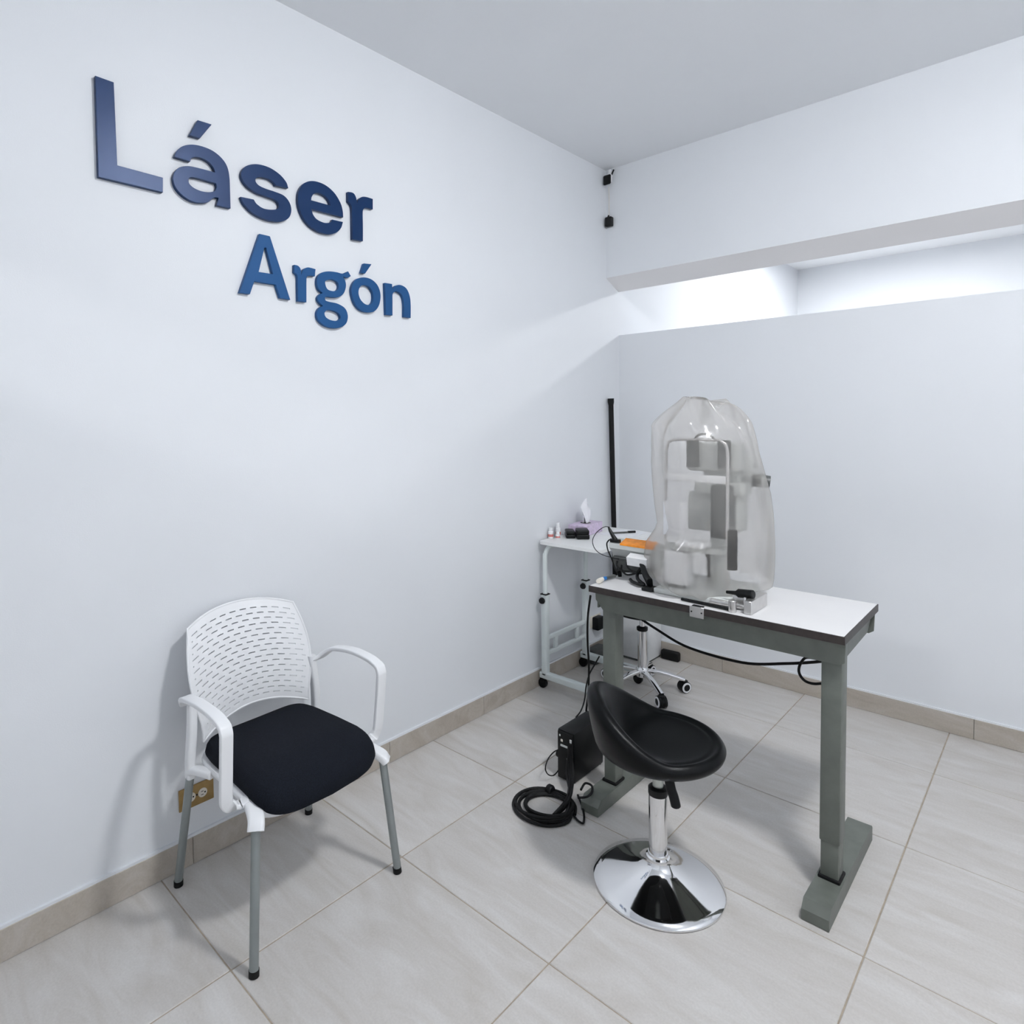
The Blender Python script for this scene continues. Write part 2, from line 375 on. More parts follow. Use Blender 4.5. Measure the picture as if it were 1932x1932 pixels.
letter('letter_a_capital', 'blue capital A, first letter of the smaller lower word', B_,
 [[(338,778,c),(432,800,c),(618,1380,c),(525,1362,c),(487,1243,c),(290,1212,c),(250,1328,c),(155,1314,c)], [(382,905,c),(398,905,c),(460,1145,c),(330,1125,c)]])
letter('letter_r', 'blue letter r after the capital A of the lower word', B_,
 [[(655,1060,c),(690,1070),(712,1100),(718,1150,c),(735,1105),(770,1085),(805,1088),(848,1100,c),(842,1165,c),(800,1160),(770,1170),(765,1215),(765,1320),(765,1402,c),(688,1392,c),(685,1250),(682,1160),(655,1130,c)]])
letter('letter_g', 'blue two-storey letter g hanging below the lower word line', B_,
 [[(1145,1120,c),(1170,1163,c),(1140,1180),(1098,1168,c),(1120,1210),(1125,1260),(1105,1320),(1060,1355),(1000,1358),(950,1352),(934,1366),(945,1388),(985,1400),(1050,1415),(1115,1455),(1142,1520),(1130,1590),(1080,1630),(1010,1638),(930,1615),(872,1560),(860,1500),(880,1455),(915,1435,c),(880,1400),(866,1362),(885,1330),(912,1318,c),(875,1280),(860,1220),(870,1165),(910,1130),(970,1120),(1040,1128),(1095,1140)],
  [(935,1220),(955,1200),(1000,1195),(1045,1215),(1060,1255),(1045,1290),(1005,1300),(955,1280)],
  [(930,1500),(955,1475),(1010,1480),(1060,1505),(1075,1545),(1045,1570),(990,1565),(945,1540)]])
letter('letter_o', 'blue round letter o with accent in the lower word', B_,
 [[(1175,1310),(1185,1240),(1225,1190),(1290,1175),(1360,1195),(1415,1250),(1440,1330),(1430,1420),(1390,1480),(1330,1495),(1260,1475),(1205,1410)],
  [(1240,1310),(1255,1260),(1295,1245),(1340,1265),(1370,1320),(1370,1390),(1340,1425),(1295,1415),(1255,1370)]],
 accent=[(1290,1048,c),(1358,1055,c),(1300,1140,c),(1260,1135,c)])
letter('letter_n', 'blue letter n ending the lower word on the wall', B_,
 [[(1480,1225,c),(1545,1235,c),(1548,1278,c),(1580,1250),(1625,1245),(1675,1275),(1705,1340),(1715,1420),(1715,1545,c),(1655,1535,c),(1655,1420),(1640,1345),(1605,1310),(1570,1305),(1551,1330),(1550,1400),(1550,1522,c),(1490,1515,c)]])

# ------------------------------------------------------------------ armchair against the left wall
ch = thing('visitor_chair', 'white plastic armchair with perforated back and black seat pad', 'chair', (.30, -2.583, 0), math.radians(2))
def backfn(s, t):
    hw = .192+.024*math.sin(PI*min(1, (1-t)*1.15))
    zb = .478+.040*(1-s*s); zt = .808+.036*(1-abs(s)**2.2)
    z = zb+(zt-zb)*t
    ex = -.142-.088*t**1.9
    return Vector((ex-.050*(1-abs(s)**2.0), hw*s, z))
NP, NR = 10, 17; SUB = 10
tr = [0, .045]
for k in range(NR):
    a = .05+k*(.90/NR); tr += [a+.012, a+.012+.0105]
tr += [.965, 1.0]
NV = len(tr)-1; MARG = 3; NU = NP*SUB+2*MARG
def keep(i, j):
    if j < 2 or j >= NV-1 or j % 2 == 1: return True
    row = j//2-1
    if row >= NR: return True
    ii = i-MARG+(5 if row % 2 else 0)
    if i < MARG+1 or i >= NU-MARG-1: return True
    k = ii % SUB
    return not (1 <= k <= 6)
bm = grid(lambda i, j: backfn(-1+2*i/NU, tr[j]), NU, NV, keep=keep)
bk = finish('backrest', bm, 'white_plastic', ch, smooth=False)
sd = bk.modifiers.new('thickness', 'SOLIDIFY'); sd.thickness = .0045; sd.offset = 0
# rim round the back
rim = [backfn(-1+2*i/20, 1) for i in range(21)] + [backfn(1, 1-j/12) for j in range(1, 13)] + [backfn(1-2*i/20, 0) for i in range(1, 21)] + [backfn(-1, j/12) for j in range(1, 12)]
finish('rim', sweep(bmesh.new(), rim, circ(.0042, 8), True), 'white_plastic', bk)
def seat_outline(front, off, n=64):
    out = []
    for i in range(n):
        a = 2*PI*i/n; ca, sa = math.cos(a), math.sin(a); e = .33
        x = .212*math.copysign(abs(ca)**e, ca); y = math.copysign(abs(sa)**e, sa)
        hw = .200+.012*(x/.212)
        x += .018*(1-min(1, abs(y))**2)*(1 if x > 0 else .3)
        out.append(((x+.02)*1.0+off*ca*(.2 if ca > 0 else 1)-(front*max(0, ca) if abs(y) < .93 else front*max(0, ca)*.4), y*(hw+off)))
    return out
def drop(x): return -.034*max(0, (x-.07)/.17)**2
def seat_loft(layers, n=64, front=0):
    bm = bmesh.new(); rings = []
    for sc, off, z, dr in layers:
        o = seat_outline(front, off, n)
        rings.append([bm.verts.new((.02+(p[0]-.02)*sc, p[1]*sc, z+dr*drop(p[0]*sc))) for p in o])
    for a, b in zip(rings, rings[1:]):
        for i in range(n): bm.faces.new((a[i], a[(i+1) % n], b[(i+1) % n], b[i]))
    bm.faces.new(rings[0][::-1]); bm.faces.new(rings[-1]); return bm
finish('seat_cushion', seat_loft([(.9, 0, .420, 1), (1, -.004, .421, 1.1), (1.005, .003, .436, 1.1), (1, 0, .454, 1.05), (.985, -.004, .466, 1), (.94, -.006, .473, 1), (.75, 0, .478, 1), (.4, 0, .4785, 1), (.1, 0, .4785, 1)]), 'fabric', ch, ang=70)
shell = finish('seat_shell', seat_loft([(.82, 0, .392, .8), (.95, .004, .394, .9), (.985, .012, .402, 1), (.99, .016, .414, 1), (.985, .014, .424, 1), (.95, 0, .425, 1)], front=.020), 'white_plastic', ch, ang=70)
for s in (-1, 1):
    # corner shoulders of the shell over the legs
    finish('leg_socket', sweep(bmesh.new(), catmull([(.150, s*.200, .408), (.190, s*.212, .398), (.212, s*.222, .388), (.222, s*.230, .372)], 4), rrect(.044, .026, .009), up=(0, 0, 1), scale=None), 'white_plastic', ch)
    finish('leg', tube([(.210, s*.222, .392), (.238, s*.255, .012)], .0125, 16), 'leg_grey', ch)
    finish('foot_cap', tube([(.2365, s*.2535, .018), (.238, s*.255, .0005)], .0140, 16), 'black_rubber', ch)
    finish('leg', tube([(-.158, s*.228, .395), (-.238, s*.243, .012)], .0125, 16), 'leg_grey', ch)
    finish('foot_cap', tube([(-.2368, s*.2428, .018), (-.238, s*.243, .0005)], .0140, 16), 'black_rubber', ch)
    finish('back_post', sweep(bmesh.new(), catmull([(-.163, s*.228, .372), (-.158, s*.229, .43), (-.152, s*.224, .52), (-.160, s*.216, .625)], 4), rrect(.026, .030, .008)), 'white_plastic', ch)
    finish('seat_bracket', sweep(bmesh.new(), catmull([(-.16, s*.228, .392), (-.13, s*.220, .402), (-.07, s*.203, .404)], 4), rrect(.03, .024, .008)), 'white_plastic', ch)
    arm = [Vector(p) for p in ((-.160, s*.220, .607), (-.150, s*.236, .612))]
    arm += catmull([(-.140, s*.246, .618), (-.105, s*.262, .646), (-.06, s*.268, .659), (.02, s*.271, .667), (.10, s*.271, .662), (.140, s*.271, .651)], 5)
    arm += catmull([(.150, s*.271, .645), (.156, s*.271, .630), (.156, s*.271, .612), (.148, s*.270, .53), (.139, s*.268, .450), (.135, s*.264, .428), (.134, s*.250, .414), (.137, s*.228, .410), (.145, s*.205, .418)], 5)
    bm = bmesh.new(); P = arm; prof = rrect(.036, .014, .004); rings = []
    for i, p in enumerate(P):
        t = (P[min(i+1, len(P)-1)]-P[max(i-1, 0)]).normalized()
        a = Vector((0, 1, 0)); a = (a-t*a.dot(t))
        if a.length < .3: a = a+Vector((.6, 0, 0)); a = a-t*a.dot(t)
        a.normalize(); b = t.cross(a)
        if i > len(P)-14: a2 = Vector((1, 0, .1)); a2 = (a2-t*a2.dot(t)).normalized(); k = (i-(len(P)-14))/8; k = min(1, k); a = (a*(1-k)+a2*k*(1 if a.dot(a2) > -0.2 else -1)); a = (a-t*a.dot(t)).normalized(); b = t.cross(a)
        rings.append([bm.verts.new(p+a*q[0]+b*q[1]) for q in prof])
    for A2, C2 in zip(rings, rings[1:]):
        for j in range(len(prof)): bm.faces.new((A2[j], A2[(j+1) % len(prof)], C2[(j+1) % len(prof)], C2[j]))
    bm.faces.new(rings[0][::-1]); bm.faces.new(rings[-1])
    finish('armrest', bm, 'white_plastic', ch)

# ------------------------------------------------------------------ wall outlet behind the chair
ol = thing('wall_outlet', 'bronze double wall outlet low on the wall behind chair', 'outlet', (0, -2.741, .225))
finish('cover_plate', B((.0005, -.058, -.036), (.006, .058, .036), .002), 'brass', ol)
for k in (-.0195, .0195):
    bm = lathe([(.0145, 0), (.0155, .0015), (.0145, .003), (.001, .003)], 20, mtx=Matrix.Translation((.0055, k, 0)) @ Matrix.Rotation(PI/2, 4, 'Y'))
    s_ = finish('socket', bm, 'ivory', ol)
    bm = bmesh.new()
    box(bm, (.0080, k-.006, .0045), (.0088, k+.002, .0065)); box(bm, (.0080, k-.006, -.0065), (.0088, k+.002, -.0045))
    box(bm, (.0080, k+.005, -.0025), (.0088, k+.0095, .0025))
    finish('slots', bm, 'black_plastic', s_, smooth=False)
finish('screw', lathe([(.003, 0), (.003, .0015)], 10, mtx=Matrix.Translation((.0055, 0, 0)) @ Matrix.Rotation(PI/2, 4, 'Y')), 'edge', ol)

# ------------------------------------------------------------------ low-back swivel stool with trumpet base
SX, SY = 1.157, -1.787
st = thing('swivel_stool', 'black padded low-back swivel stool on chrome trumpet base', 'stool', (SX, SY, 0))
bdir = math.atan2(-.50, -.86); R0 = .192; NTH = 72
def bk_h(th):
    d = (th-bdir+PI) % (2*PI)-PI; x = abs(d)/math.radians(98)
    return (math.cos(PI/2*min(1, x)))**1.5 if x < 1 else 0
bm = bmesh.new(); rings = []
prof_n = None
for i in range(NTH):
    th = 2*PI*i/NTH; h = bk_h(th); c_, s_ = math.cos(th), math.sin(th)
    R = R0; zt = .474+.135*h
    pr = [(0, .412), (.09, .412), (R-.050, .414), (R-.014, .424), (R+.001, .440), (R+.004+.012*h, .440+(zt-.440)*.45), (R+.003+.026*h, zt-.016), (R-.006+.022*h, zt-.002), (R-.018+.014*h, zt+.001), (R-.030+.006*h, zt-.010), (R-.038, .468+.075*h), (R-.050-.010*h, .465+.022*h), (R-.072-.02*h, .463), (R-.11, .4615), (.045, .461), (0, .461)]
    rings.append([bm.verts.new((r*c_, r*s_, z)) if r > 0 else None for r, z in pr]); prof_n = len(pr)
b0 = bm.verts.new((0, 0, .412)); t0 = bm.verts.new((0, 0, .461))
for i in range(NTH):
    A2, C2 = rings[i], rings[(i+1) % NTH]
    bm.faces.new((b0, A2[1], C2[1]))
    for j in range(1, prof_n-2): bm.faces.new((A2[j], A2[j+1], C2[j+1], C2[j]))
    bm.faces.new((A2[prof_n-2], t0, C2[prof_n-2]))
se = finish('seat', bm, 'black_leather', st, ang=80)
ssd = se.modifiers.new('sub', 'SUBSURF'); ssd.levels = 1; ssd.render_levels = 1
finish('base', lathe([(.196, 0), (.1985, .004), (.197, .009), (.170, .0155), (.130, .0265), (.092, .040), (.062, .054), (.044, .067), (.037, .077), (.036, .083)], 72), 'chrome', st, ang=60)
finish('collar', lathe([(.032, .080), (.036, .083), (.036, .089), (.031, .093), (.030, .099)], 40), 'chrome', st)
finish('column', lathe([(.0275, .09), (.0280, .29), (.0270, .298)], 40), 'chrome', st)
finish('column_cap', lathe([(.0285, .284), (.0295, .288), (.0295, .305), (.024, .310), (.018, .3105)], 40), 'black_plastic', st)
finish('piston', lathe([(.0165, .30), (.0165, .40)], 32), 'rod', st)
finish('mount_plate', B((-.07, -.07, .392), (.07, .07, .413), .004), 'black_plastic', st)
lv = Vector((SX, SY, 0))
lp = [atY(1261, 1452, -1.86)-lv, atY(1262.5, 1468, -1.868)-lv, atY(1265, 1482, -1.875)-lv]
lv_o = finish('lever', tube([(.05, -.04, .392)]+[tuple(p) for p in lp], .0045, 10, sm=4), 'rod', st)
hp = [tuple(atY(1262, 1468, -1.87)-lv), tuple(atY(1266, 1488, -1.875)-lv), tuple(atY(1271, 1503, -1.88)-lv), tuple(atY(1274.5, 1517, -1.885)-lv), tuple(atY(1275, 1520, -1.885)-lv)]
finish('handle', tube(hp, .014, 14, sm=4, scale=None), 'black_plastic', lv_o)

# ------------------------------------------------------------------ instrument table
TZ = .82
tb = thing('instrument_table', 'grey steel instrument table with white top and dark edge', 'table', (1.176, -1.318, 0))
def loc(*p): return Vector(p)-Vector((1.176, -1.318, 0))
TX0, TX1, TY0, TY1 = .750, 1.602, -1.537, -1.100
def Bt(lo, hi, bev=0, seg=2): return B(loc(*lo), loc(*hi), bev, seg)
finish('table_top', Bt((TX0+.003, TY0+.003, TZ-.024), (TX1-.003, TY1-.003, TZ), .001, 1), 'laminate', tb, smooth=False)
bm = bmesh.new()
rect = [(TX0, TY0), (TX1, TY0), (TX1, TY1), (TX0, TY1)]
for k, (lo, hi) in enumerate((((TX0, TY0, TZ-.025), (TX1, TY0+.004, TZ-.0012)), ((TX1-.004, TY0+.004, TZ-.025), (TX1, TY1-.004, TZ-.0012)), ((TX0, TY1-.004, TZ-.025), (TX1, TY1, TZ-.0012)), ((TX0, TY0+.004, TZ-.025), (TX0+.004, TY1-.004, TZ-.0012)))):
    box(bm, loc(*lo), loc(*hi))
finish('edge_band', bm, 'edge', tb, smooth=False)
# underframe: trapezoid end plates joined by long rails
def rail(y0, y1):
    z0, z1 = TZ-.096, TZ-.026
    pts = [(TX0+.012, z1), (TX0+.014, z1-.032), (TX0+.048, z0), (TX1-.020, z0), (TX1-.006, z0+.010), (TX1-.004, z1)]
    bm = prism([(p[0]-1.176, p[1]) for p in pts], 'y', y0+1.318, y1+1.318); return bevel_all(bm, .0025, 2)
finish('rail', rail(TY0+.028, TY0+.034), 'table_metal', tb); finish('rail', rail(TY1-.034, TY1-.028), 'table_metal', tb)
for x0 in (TX0+.016, TX1-.022):
    pts = [(TY0+.036, TZ-.026), (TY0+.036, TZ-.090), (TY0+.07, TZ-.090), (TY1-.075, TZ-.082), (TY1-.036, TZ-.055), (TY1-.036, TZ-.026)]
    finish('end_plate', bevel_all(prism([(p[0]+1.318, p[1]) for p in pts], 'x', x0-1.176, x0+.006-1.176), .0015, 1), 'table_metal', tb)
finish('under_tray', Bt((TX0+.05, TY0+.036, TZ-.040), (TX1-.04, TY1-.036, TZ-.0255), .001, 1), 'table_metal', tb, smooth=False)
LY = -1.468
for lx in (.815, 1.560):
    lg = finish('leg', Bt((lx-.0275, LY-.031, .172), (lx+.0275, LY+.031, TZ-.045), .004), 'table_metal', tb)
    finish('inner_tube', Bt((lx-.0245, LY-.028, .045), (lx+.0245, LY+.028, .20), .004), 'table_metal', lg)
    finish('collar', Bt((lx-.0305, LY-.034, .0545), (lx+.0305, LY+.034, .066), .004), 'black_rubber', tb)
    pts = [(-1.640, .002), (-1.640, .034), (-1.618, .056), (-1.112, .056), (-1.104, .046), (-1.104, .002)]
    ft = finish('foot', bevel_all(prism([(p[0]+1.318, p[1]) for p in pts], 'x', lx-.036-1.176, lx+.036-1.176), .003, 2), 'table_metal', tb)
    for fy in (-1.60, -1.14): finish('glide', Bt((lx-.028, fy-.02, .0003), (lx+.028, fy+.02, .0025)), 'black_rubber', ft, smooth=False)
pl = finish('latch_plate', Bt((1.146, TY0-.0035, TZ-.036), (1.194, TY0-.0003, TZ+.0015), .001, 1), 'steel', tb)
for sx_ in (1.153, 1.187): finish('screw', lathe([(.0028, 0), (.0028, .001)], 10, mtx=Matrix.Translation(loc(sx_, TY0-.0033, TZ-.017)) @ Matrix.Rotation(PI/2, 4, 'X')), 'black_plastic', pl)
finish('latch_tongue', Bt((1.152, TY0-.001, TZ+.0003), (1.190, TY0+.016, TZ+.003), .001, 1), 'black_plastic', pl)

# ------------------------------------------------------------------ laser slit lamp on the table
sl = thing('laser_slit_lamp', 'laser slit lamp with chin rest frame standing on the instrument table', 'medical device', (1.13, -1.32, TZ))
def ls(*p): return Vector(p)-Vector((1.13, -1.32, TZ))
def Bs(lo, hi, bev=.002, seg=2): return B(ls(*lo), ls(*hi), bev, seg)
T0 = TZ+.0005
finish('base_plate', Bs((.98, -1.47, T0), (1.25, -1.16, T0+.018), .004), 'grey_plastic', sl)
# steel rail block at the right with slot, handle and stub
bm = bmesh.new()
box(bm, ls(1.312, -1.512, T0), ls(1.336, -1.366, T0+.043), .0015, 1)
bl = finish('rail_block', bm, 'steel', sl)
finish('rail_block', Bs((1.25, -1.44, T0), (1.312, -1.40, T0+.036)), 'steel', sl)
finish('rail', tube([ls(1.19, -1.475, T0+.012), ls(1.312, -1.475, T0+.012)], .009, 14), 'steel', sl)
finish('rail', tube([ls(1.10, -1.500, T0+.006), ls(1.275, -1.512, T0+.006)], .005, 10), 'black_plastic', sl)
finish('stub_post', lathe([(.0115, 0), (.0125, .002), (.0125, .036), (.0105, .038)], 20, ls(1.277, -1.512, T0)), 'steel', sl)
hs = ls(1.235, -1.452, T0+.045); he = ls(1.326, -1.462, T0+.055)
hd = finish('clamp_handle', tube([hs, hs.lerp(he, .35), hs.lerp(he, .45), hs.lerp(he, .97), he], .0145, 16, scale=[.35, .5, 1, 1, .8]), 'black_plastic', sl)
finish('handle_stem', tube([ls(1.302, -1.470, T0+.018), ls(1.300, -1.462, T0+.05)], .006, 10), 'steel', hd)
# chin-rest frame
bow = [(.995, -1.40, TZ+.02), (.995, -1.40, 1.20), (.995, -1.40, 1.335), (1.003, -1.40, 1.365), (1.025, -1.40, 1.375), (1.105, -1.40, 1.377), (1.185, -1.40, 1.375), (1.208, -1.40, 1.362), (1.216, -1.40, 1.335), (1.216, -1.40, 1.20), (1.216, -1.40, TZ+.02)]
finish('head_frame', tube([ls(*p) for p in bow], .0055, 12), 'steel', sl)
finish('forehead_strap', Bs((.998, -1.418, 1.225), (1.213, -1.402, 1.252), .004), 'white_plastic', sl)
finish('chin_rest', Bs((1.06, -1.47, 1.00), (1.16, -1.39, 1.020), .008), 'white_plastic', sl)
finish('chin_bar', Bs((.995, -1.41, .975), (1.216, -1.385, .995), .003), 'grey_plastic', sl)
finish('chin_paper_pad', Bs((1.00, -1.435, 1.03), (1.085, -1.425, 1.155), .003), 'paper', sl)
finish('frame_post', Bs((1.00, -1.42, .85), (1.085, -1.365, .97), .006), 'white_plastic', sl)
finish('side_handle', tube([ls(1.228, -1.39, .930), ls(1.228, -1.39, 1.065)], .018, 18), 'black_plastic', sl)
# microscope / laser head behind the frame
finish('column', lathe([(.035, 0), (.035, .20), (.026, .21), (.026, .34)], 28, ls(1.12, -1.22, T0+.018)), 'grey_plastic', sl)
finish('laser_unit', Bs((1.015, -1.27, 1.03), (1.20, -1.16, 1.175), .012), 'grey_plastic', sl)
finish('laser_head', Bs((1.02, -1.29, 1.255), (1.205, -1.20, 1.362), .012), 'grey_plastic', sl)
finish('joystick', lathe([(.012, 0), (.012, .07), (.018, .08), (.014, .10)], 16, ls(1.06, -1.17, T0+.018)), 'black_plastic', sl)
finish('cross_arm', Bs((1.05, -1.29, 1.17), (1.22, -1.18, 1.215), .008), 'grey_plastic', sl)
for x_ in (1.05, 1.165):
    finish('lamp_tower', tube([ls(x_, -1.30, 1.27), ls(x_, -1.30, 1.37)], .022, 18), 'dgrey_plastic', sl)
finish('prism_housing', Bs((1.13, -1.34, 1.02), (1.195, -1.27, 1.21), .008), 'dgrey_plastic', sl)
finish('microscope_body', Bs((1.06, -1.24, 1.20), (1.19, -1.08, 1.30), .014), 'grey_plastic', sl)
for x_ in (1.095, 1.158): finish('eyepiece', tube([ls(x_, -1.10, 1.255), ls(x_, -1.035, 1.265)], .017, 16), 'black_plastic', sl)
finish('side_knob', tube([ls(1.215, -1.175, 1.222), ls(1.272, -1.152, 1.214)], .024, 16), 'dgrey_plastic', sl)
finish('fibre_cable', tube([ls(1.10, -1.40, 1.378), ls(1.115, -1.40, 1.392), ls(1.15, -1.40, 1.394), ls(1.17, -1.40, 1.378)], .004, 10, sm=6), 'dgrey_plastic', sl)

# plastic cover draped over it
cov = thing('plastic_cover', 'clear plastic bag draped over the laser slit lamp', 'dust cover', (1.125, -1.30, TZ))
Rv = Vector((math.cos(YAW), -math.sin(YAW), 0)); Dv = Vector((math.sin(YAW), math.cos(YAW), 0))   # across / along the bag
CZ = Vector((1.125, -1.30, 0))
# height, left half width, right half width, depth half width (metres) measured from the bag's outline
prof = [(.835, .165, .150, .150), (.850, .200, .180, .165), (.892, .222, .183, .172), (.939, .220, .183, .176), (.984, .212, .182, .178), (1.030, .180, .180, .178), (1.054, .170, .178, .178), (1.124, .181, .172, .176), (1.188, .189, .163, .172), (1.285, .200, .137, .160), (1.364, .204, .119, .146), (1.432, .204, .101, .118), (1.462, .176, .086, .092), (1.491, .147, .070, .066), (1.514, .125, .058, .036), (1.530, .105, .046, .010)]
def prof_at(z):
    for a, b in zip(prof, prof[1:]):
        if a[0] <= z <= b[0]:
            t = (z-a[0])/(b[0]-a[0]); return [a[k]+(b[k]-a[k])*t for k in (1, 2, 3)]
    return prof[-1][1:]
NTB, NZB = 96, 60
rnd = random.Random(3); folds = [(rnd.uniform(0, 2*PI), rnd.choice([3, 5, 7, 9, 11]), rnd.uniform(.002, .005), rnd.uniform(-6, 6)) for _ in range(7)]
def bagpt(i, j):
    t = j/NZB; a = 2*PI*i/NTB; ca, sa = math.cos(a), math.sin(a)
    z = .835+(1.530-.835)*t; lw, rw, dw = prof_at(z)
    e = .72; cx = math.copysign(abs(ca)**e, ca); sx_ = math.copysign(abs(sa)**e, sa)
    wob = sum(am*math.sin(fq*a+ph+tw*z) for ph, fq, am, tw in folds)*(1 if t < .72 else 1+5*(t-.72)); wob += .010*max(0, t-.74)/.26*(1-2*abs(((5*a/PI+3*z) % 2)-1))*1.6
    x = (rw if ca > 0 else lw)*cx; y = dw*sx_
    k = 1+wob/.17
    x *= k; y *= k
    if t > .78:                                    # gathered top: one fold pulled down between two humps
        q = (t-.78)/.22; z -= q*.055*math.exp(-((x-.012)/.035)**2)*(1 if sa < .3 else .5); y += q*.02*math.sin(x*60)
    if t < .06:                                    # hem rises towards the right-hand corner, longer in front
        z += (.035*max(0, ca)+.012*max(0, sa)-.006)*(1-t/.06)
    p = CZ+Rv*x+Dv*y; p.z = max(z, TZ+.004); return p-Vector((1.125, -1.30, TZ))
bm = bmesh.new(); V = [[bm.verts.new(bagpt(i, j)) for i in range(NTB)] for j in range(NZB+1)]
for j in range(NZB):
    for i in range(NTB): bm.faces.new((V[j][i], V[j][(i+1) % NTB], V[j+1][(i+1) % NTB], V[j+1][i]))
top = bm.verts.new(sum((v.co for v in V[-1]), Vector())/NTB)
for i in range(NTB): bm.faces.new((V[-1][i], V[-1][(i+1) % NTB], top))
finish('bag', bm, 'film', cov, ang=75)

# ------------------------------------------------------------------ laser console at the table's left end
cn = thing('laser_console', 'grey laser console with orange front edge at the end of the instrument table', 'medical device', (.84, -1.33, TZ))
cr = math.radians(0)
def lc(*p): return Vector(p)-Vector((.84, -1.33, TZ))
# wedge body: thick top lip, sloping back, leaning over the table end
def wedge(x0, x1, pts): return bevel_all(prism([(p[0]+1.33, p[1]-TZ) for p in pts], 'x', x0-.84, x1-.84), .004, 2)
body = finish('body', wedge(.742, .925, [(-1.330, .972), (-1.372, .958), (-1.374, .938), (-1.350, .918), (-1.335, .850), (-1.300, .838), (-1.250, .850), (-1.262, .955)]), 'grey_plastic', cn)
finish('screen_edge', bevel_all(prism([(p[0]+1.33, p[1]-TZ) for p in [(-1.374, .961), (-1.374, .954), (-1.330, .968), (-1.326, .976)]], 'x', .790-.84, .930-.84), .002, 1), 'orange', cn)
finish('back_panel', wedge(.752, .860, [(-1.352, .905), (-1.368, .900), (-1.340, .842), (-1.325, .842)]), 'dgrey_plastic', cn)
finish('power_module', bevel_all(prism([(p[0]+1.33, p[1]-TZ) for p in [(-1.372, .930), (-1.405, .918), (-1.398, .886), (-1.350, .880)]], 'x', .835-.84, .918-.84), .004, 2), 'bin_white', cn)
finish('stand', sweep(bmesh.new(), catmull([lc(.892, -1.385, .890), lc(.915, -1.41, .868), lc(.940, -1.430, .850), lc(.955, -1.446, TZ+.024)], 6), rrect(.038, .020, .006), up=(1, .2, 0)), 'black_plastic', cn)
finish('stand_foot', Bs((0, 0, 0), (.01, .01, .01)) if False else B(lc(.935, -1.478, TZ+.001), lc(.980, -1.425, TZ+.014), .005), 'black_plastic', cn)
finish('stand', sweep(bmesh.new(), catmull([lc(.765, -1.335, .850), lc(.770, -1.345, .835), lc(.775, -1.350, TZ+.012)], 4), rrect(.03, .014, .004), up=(1, 0, 0)), 'black_plastic', cn)
finish('cable_loop', tube([lc(.885, -1.375, .882), lc(.875, -1.39, .858), lc(.885, -1.41, .845), lc(.905, -1.425, .838), lc(.925, -1.435, .832), lc(.905, -1.44, TZ+.012), lc(.87, -1.42, TZ+.011), lc(.850, -1.40, TZ+.012)], .0065, 12, sm=6), 'black_plastic', cn)
for dx, dz in ((.0, .0), (.02, -.012), (.045, .004)):
    finish('back_cable', tube([lc(.775+dx, -1.37, .885+dz), lc(.79+dx, -1.395, .875+dz), lc(.81+dx, -1.388, .857+dz), lc(.85+dx, -1.375, .858)], .004, 8, sm=5), 'black_plastic', cn)
pg = [lc(*atY(1161, 1019, -1.365)), lc(*atY(1156, 1010, -1.365)), lc(*atY(1151, 1001, -1.365)), lc(*atY(1148, 994, -1.365))]
plug = finish('fibre_plug', tube(pg, .008, 14, scale=[1.3, 1, .8, .45]), 'black_plastic', cn)
finish('plug_base', sweep(bmesh.new(), [lc(*atY(1152, 1019, -1.368)), lc(*atY(1170, 1021, -1.368))], rrect(.012, .014, .004)), 'black_plastic', cn)
lp = [(1148, 994), (1141, 994), (1132, 999), (1123, 1008), (1118, 1020), (1121, 1033), (1130, 1043), (1143, 1049), (1155, 1052), (1168, 1055)]
finish('fibre_cable', tube([lc(*atY(a, b, -1.365-.012*(k/9))) for k, (a, b) in enumerate(lp)], .0016, 8, sm=5), 'black_plastic', plug)
lp = [(1150, 1018), (1145, 1025), (1147, 1038), (1153, 1052), (1158, 1066), (1163, 1078)]
finish('power_cable', tube([lc(*atY(a, b, -1.372)) for a, b in lp], .0028, 8, sm=5), 'black_plastic', cn)
# probe lying at the corner of the table
pa = atZ(1166, 1078, TZ+.012); pb = atZ(1130, 1089, TZ+.012); pc_ = atZ(1124, 1093, TZ+.012)
pb = pa.lerp(pb, 1.0)
pr_ = thing('fibre_probe', 'dark flat probe with blue tip lying at the table corner', 'probe', (.775, -1.42, TZ))
off = Vector((.775, -1.42, TZ))
a0 = Vector((.772, -1.385, TZ+.011)); a1 = Vector((.766, -1.440, TZ+.011)); a2 = Vector((.764, -1.462, TZ+.011)); a3 = Vector((.770, -1.500, TZ+.011))
finish('shaft', sweep(bmesh.new(), [a0-off, a1-off], rrect(.016, .011, .003)), 'dgrey_plastic', pr_)
finish('tip', tube([a1-off, a2-off], .0075, 12), 'blue', pr_)
finish('connector', tube([a2-off, a2.lerp(a3, .5)-off, a3-off], .0095, 14, scale=[.9, 1, 1]), 'ivory', pr_)

# ------------------------------------------------------------------ cables hanging under the table
cb = [(1165, 1128), (1185, 1150), (1240, 1188), (1300, 1222), (1400, 1250), (1480, 1252), (1548, 1248), (1562, 1242)]
fz = [-1.34, -1.34, -1.33, -1.32, -1.32, -1.34, -1.39, -1.42]
tag(finish('hanging_cable', tube([atY(a, b, y) for (a, b), y in zip(cb, fz)], .0048, 10, sm=8), 'black_rubber'), 'black cable sagging under the table from leg to leg', 'cable')
lp = [(1556, 1258), (1551, 1247), (1540, 1243), (1520, 1241), (1509, 1255), (1508, 1270), (1518, 1284), (1535, 1290), (1556, 1289)]
tag(finish('cable_loop', tube([atY(a, b, -1.41) for a, b in lp], .0042, 10, sm=8), 'black_rubber'), 'short black cable loop beside the right-hand table leg', 'cable')

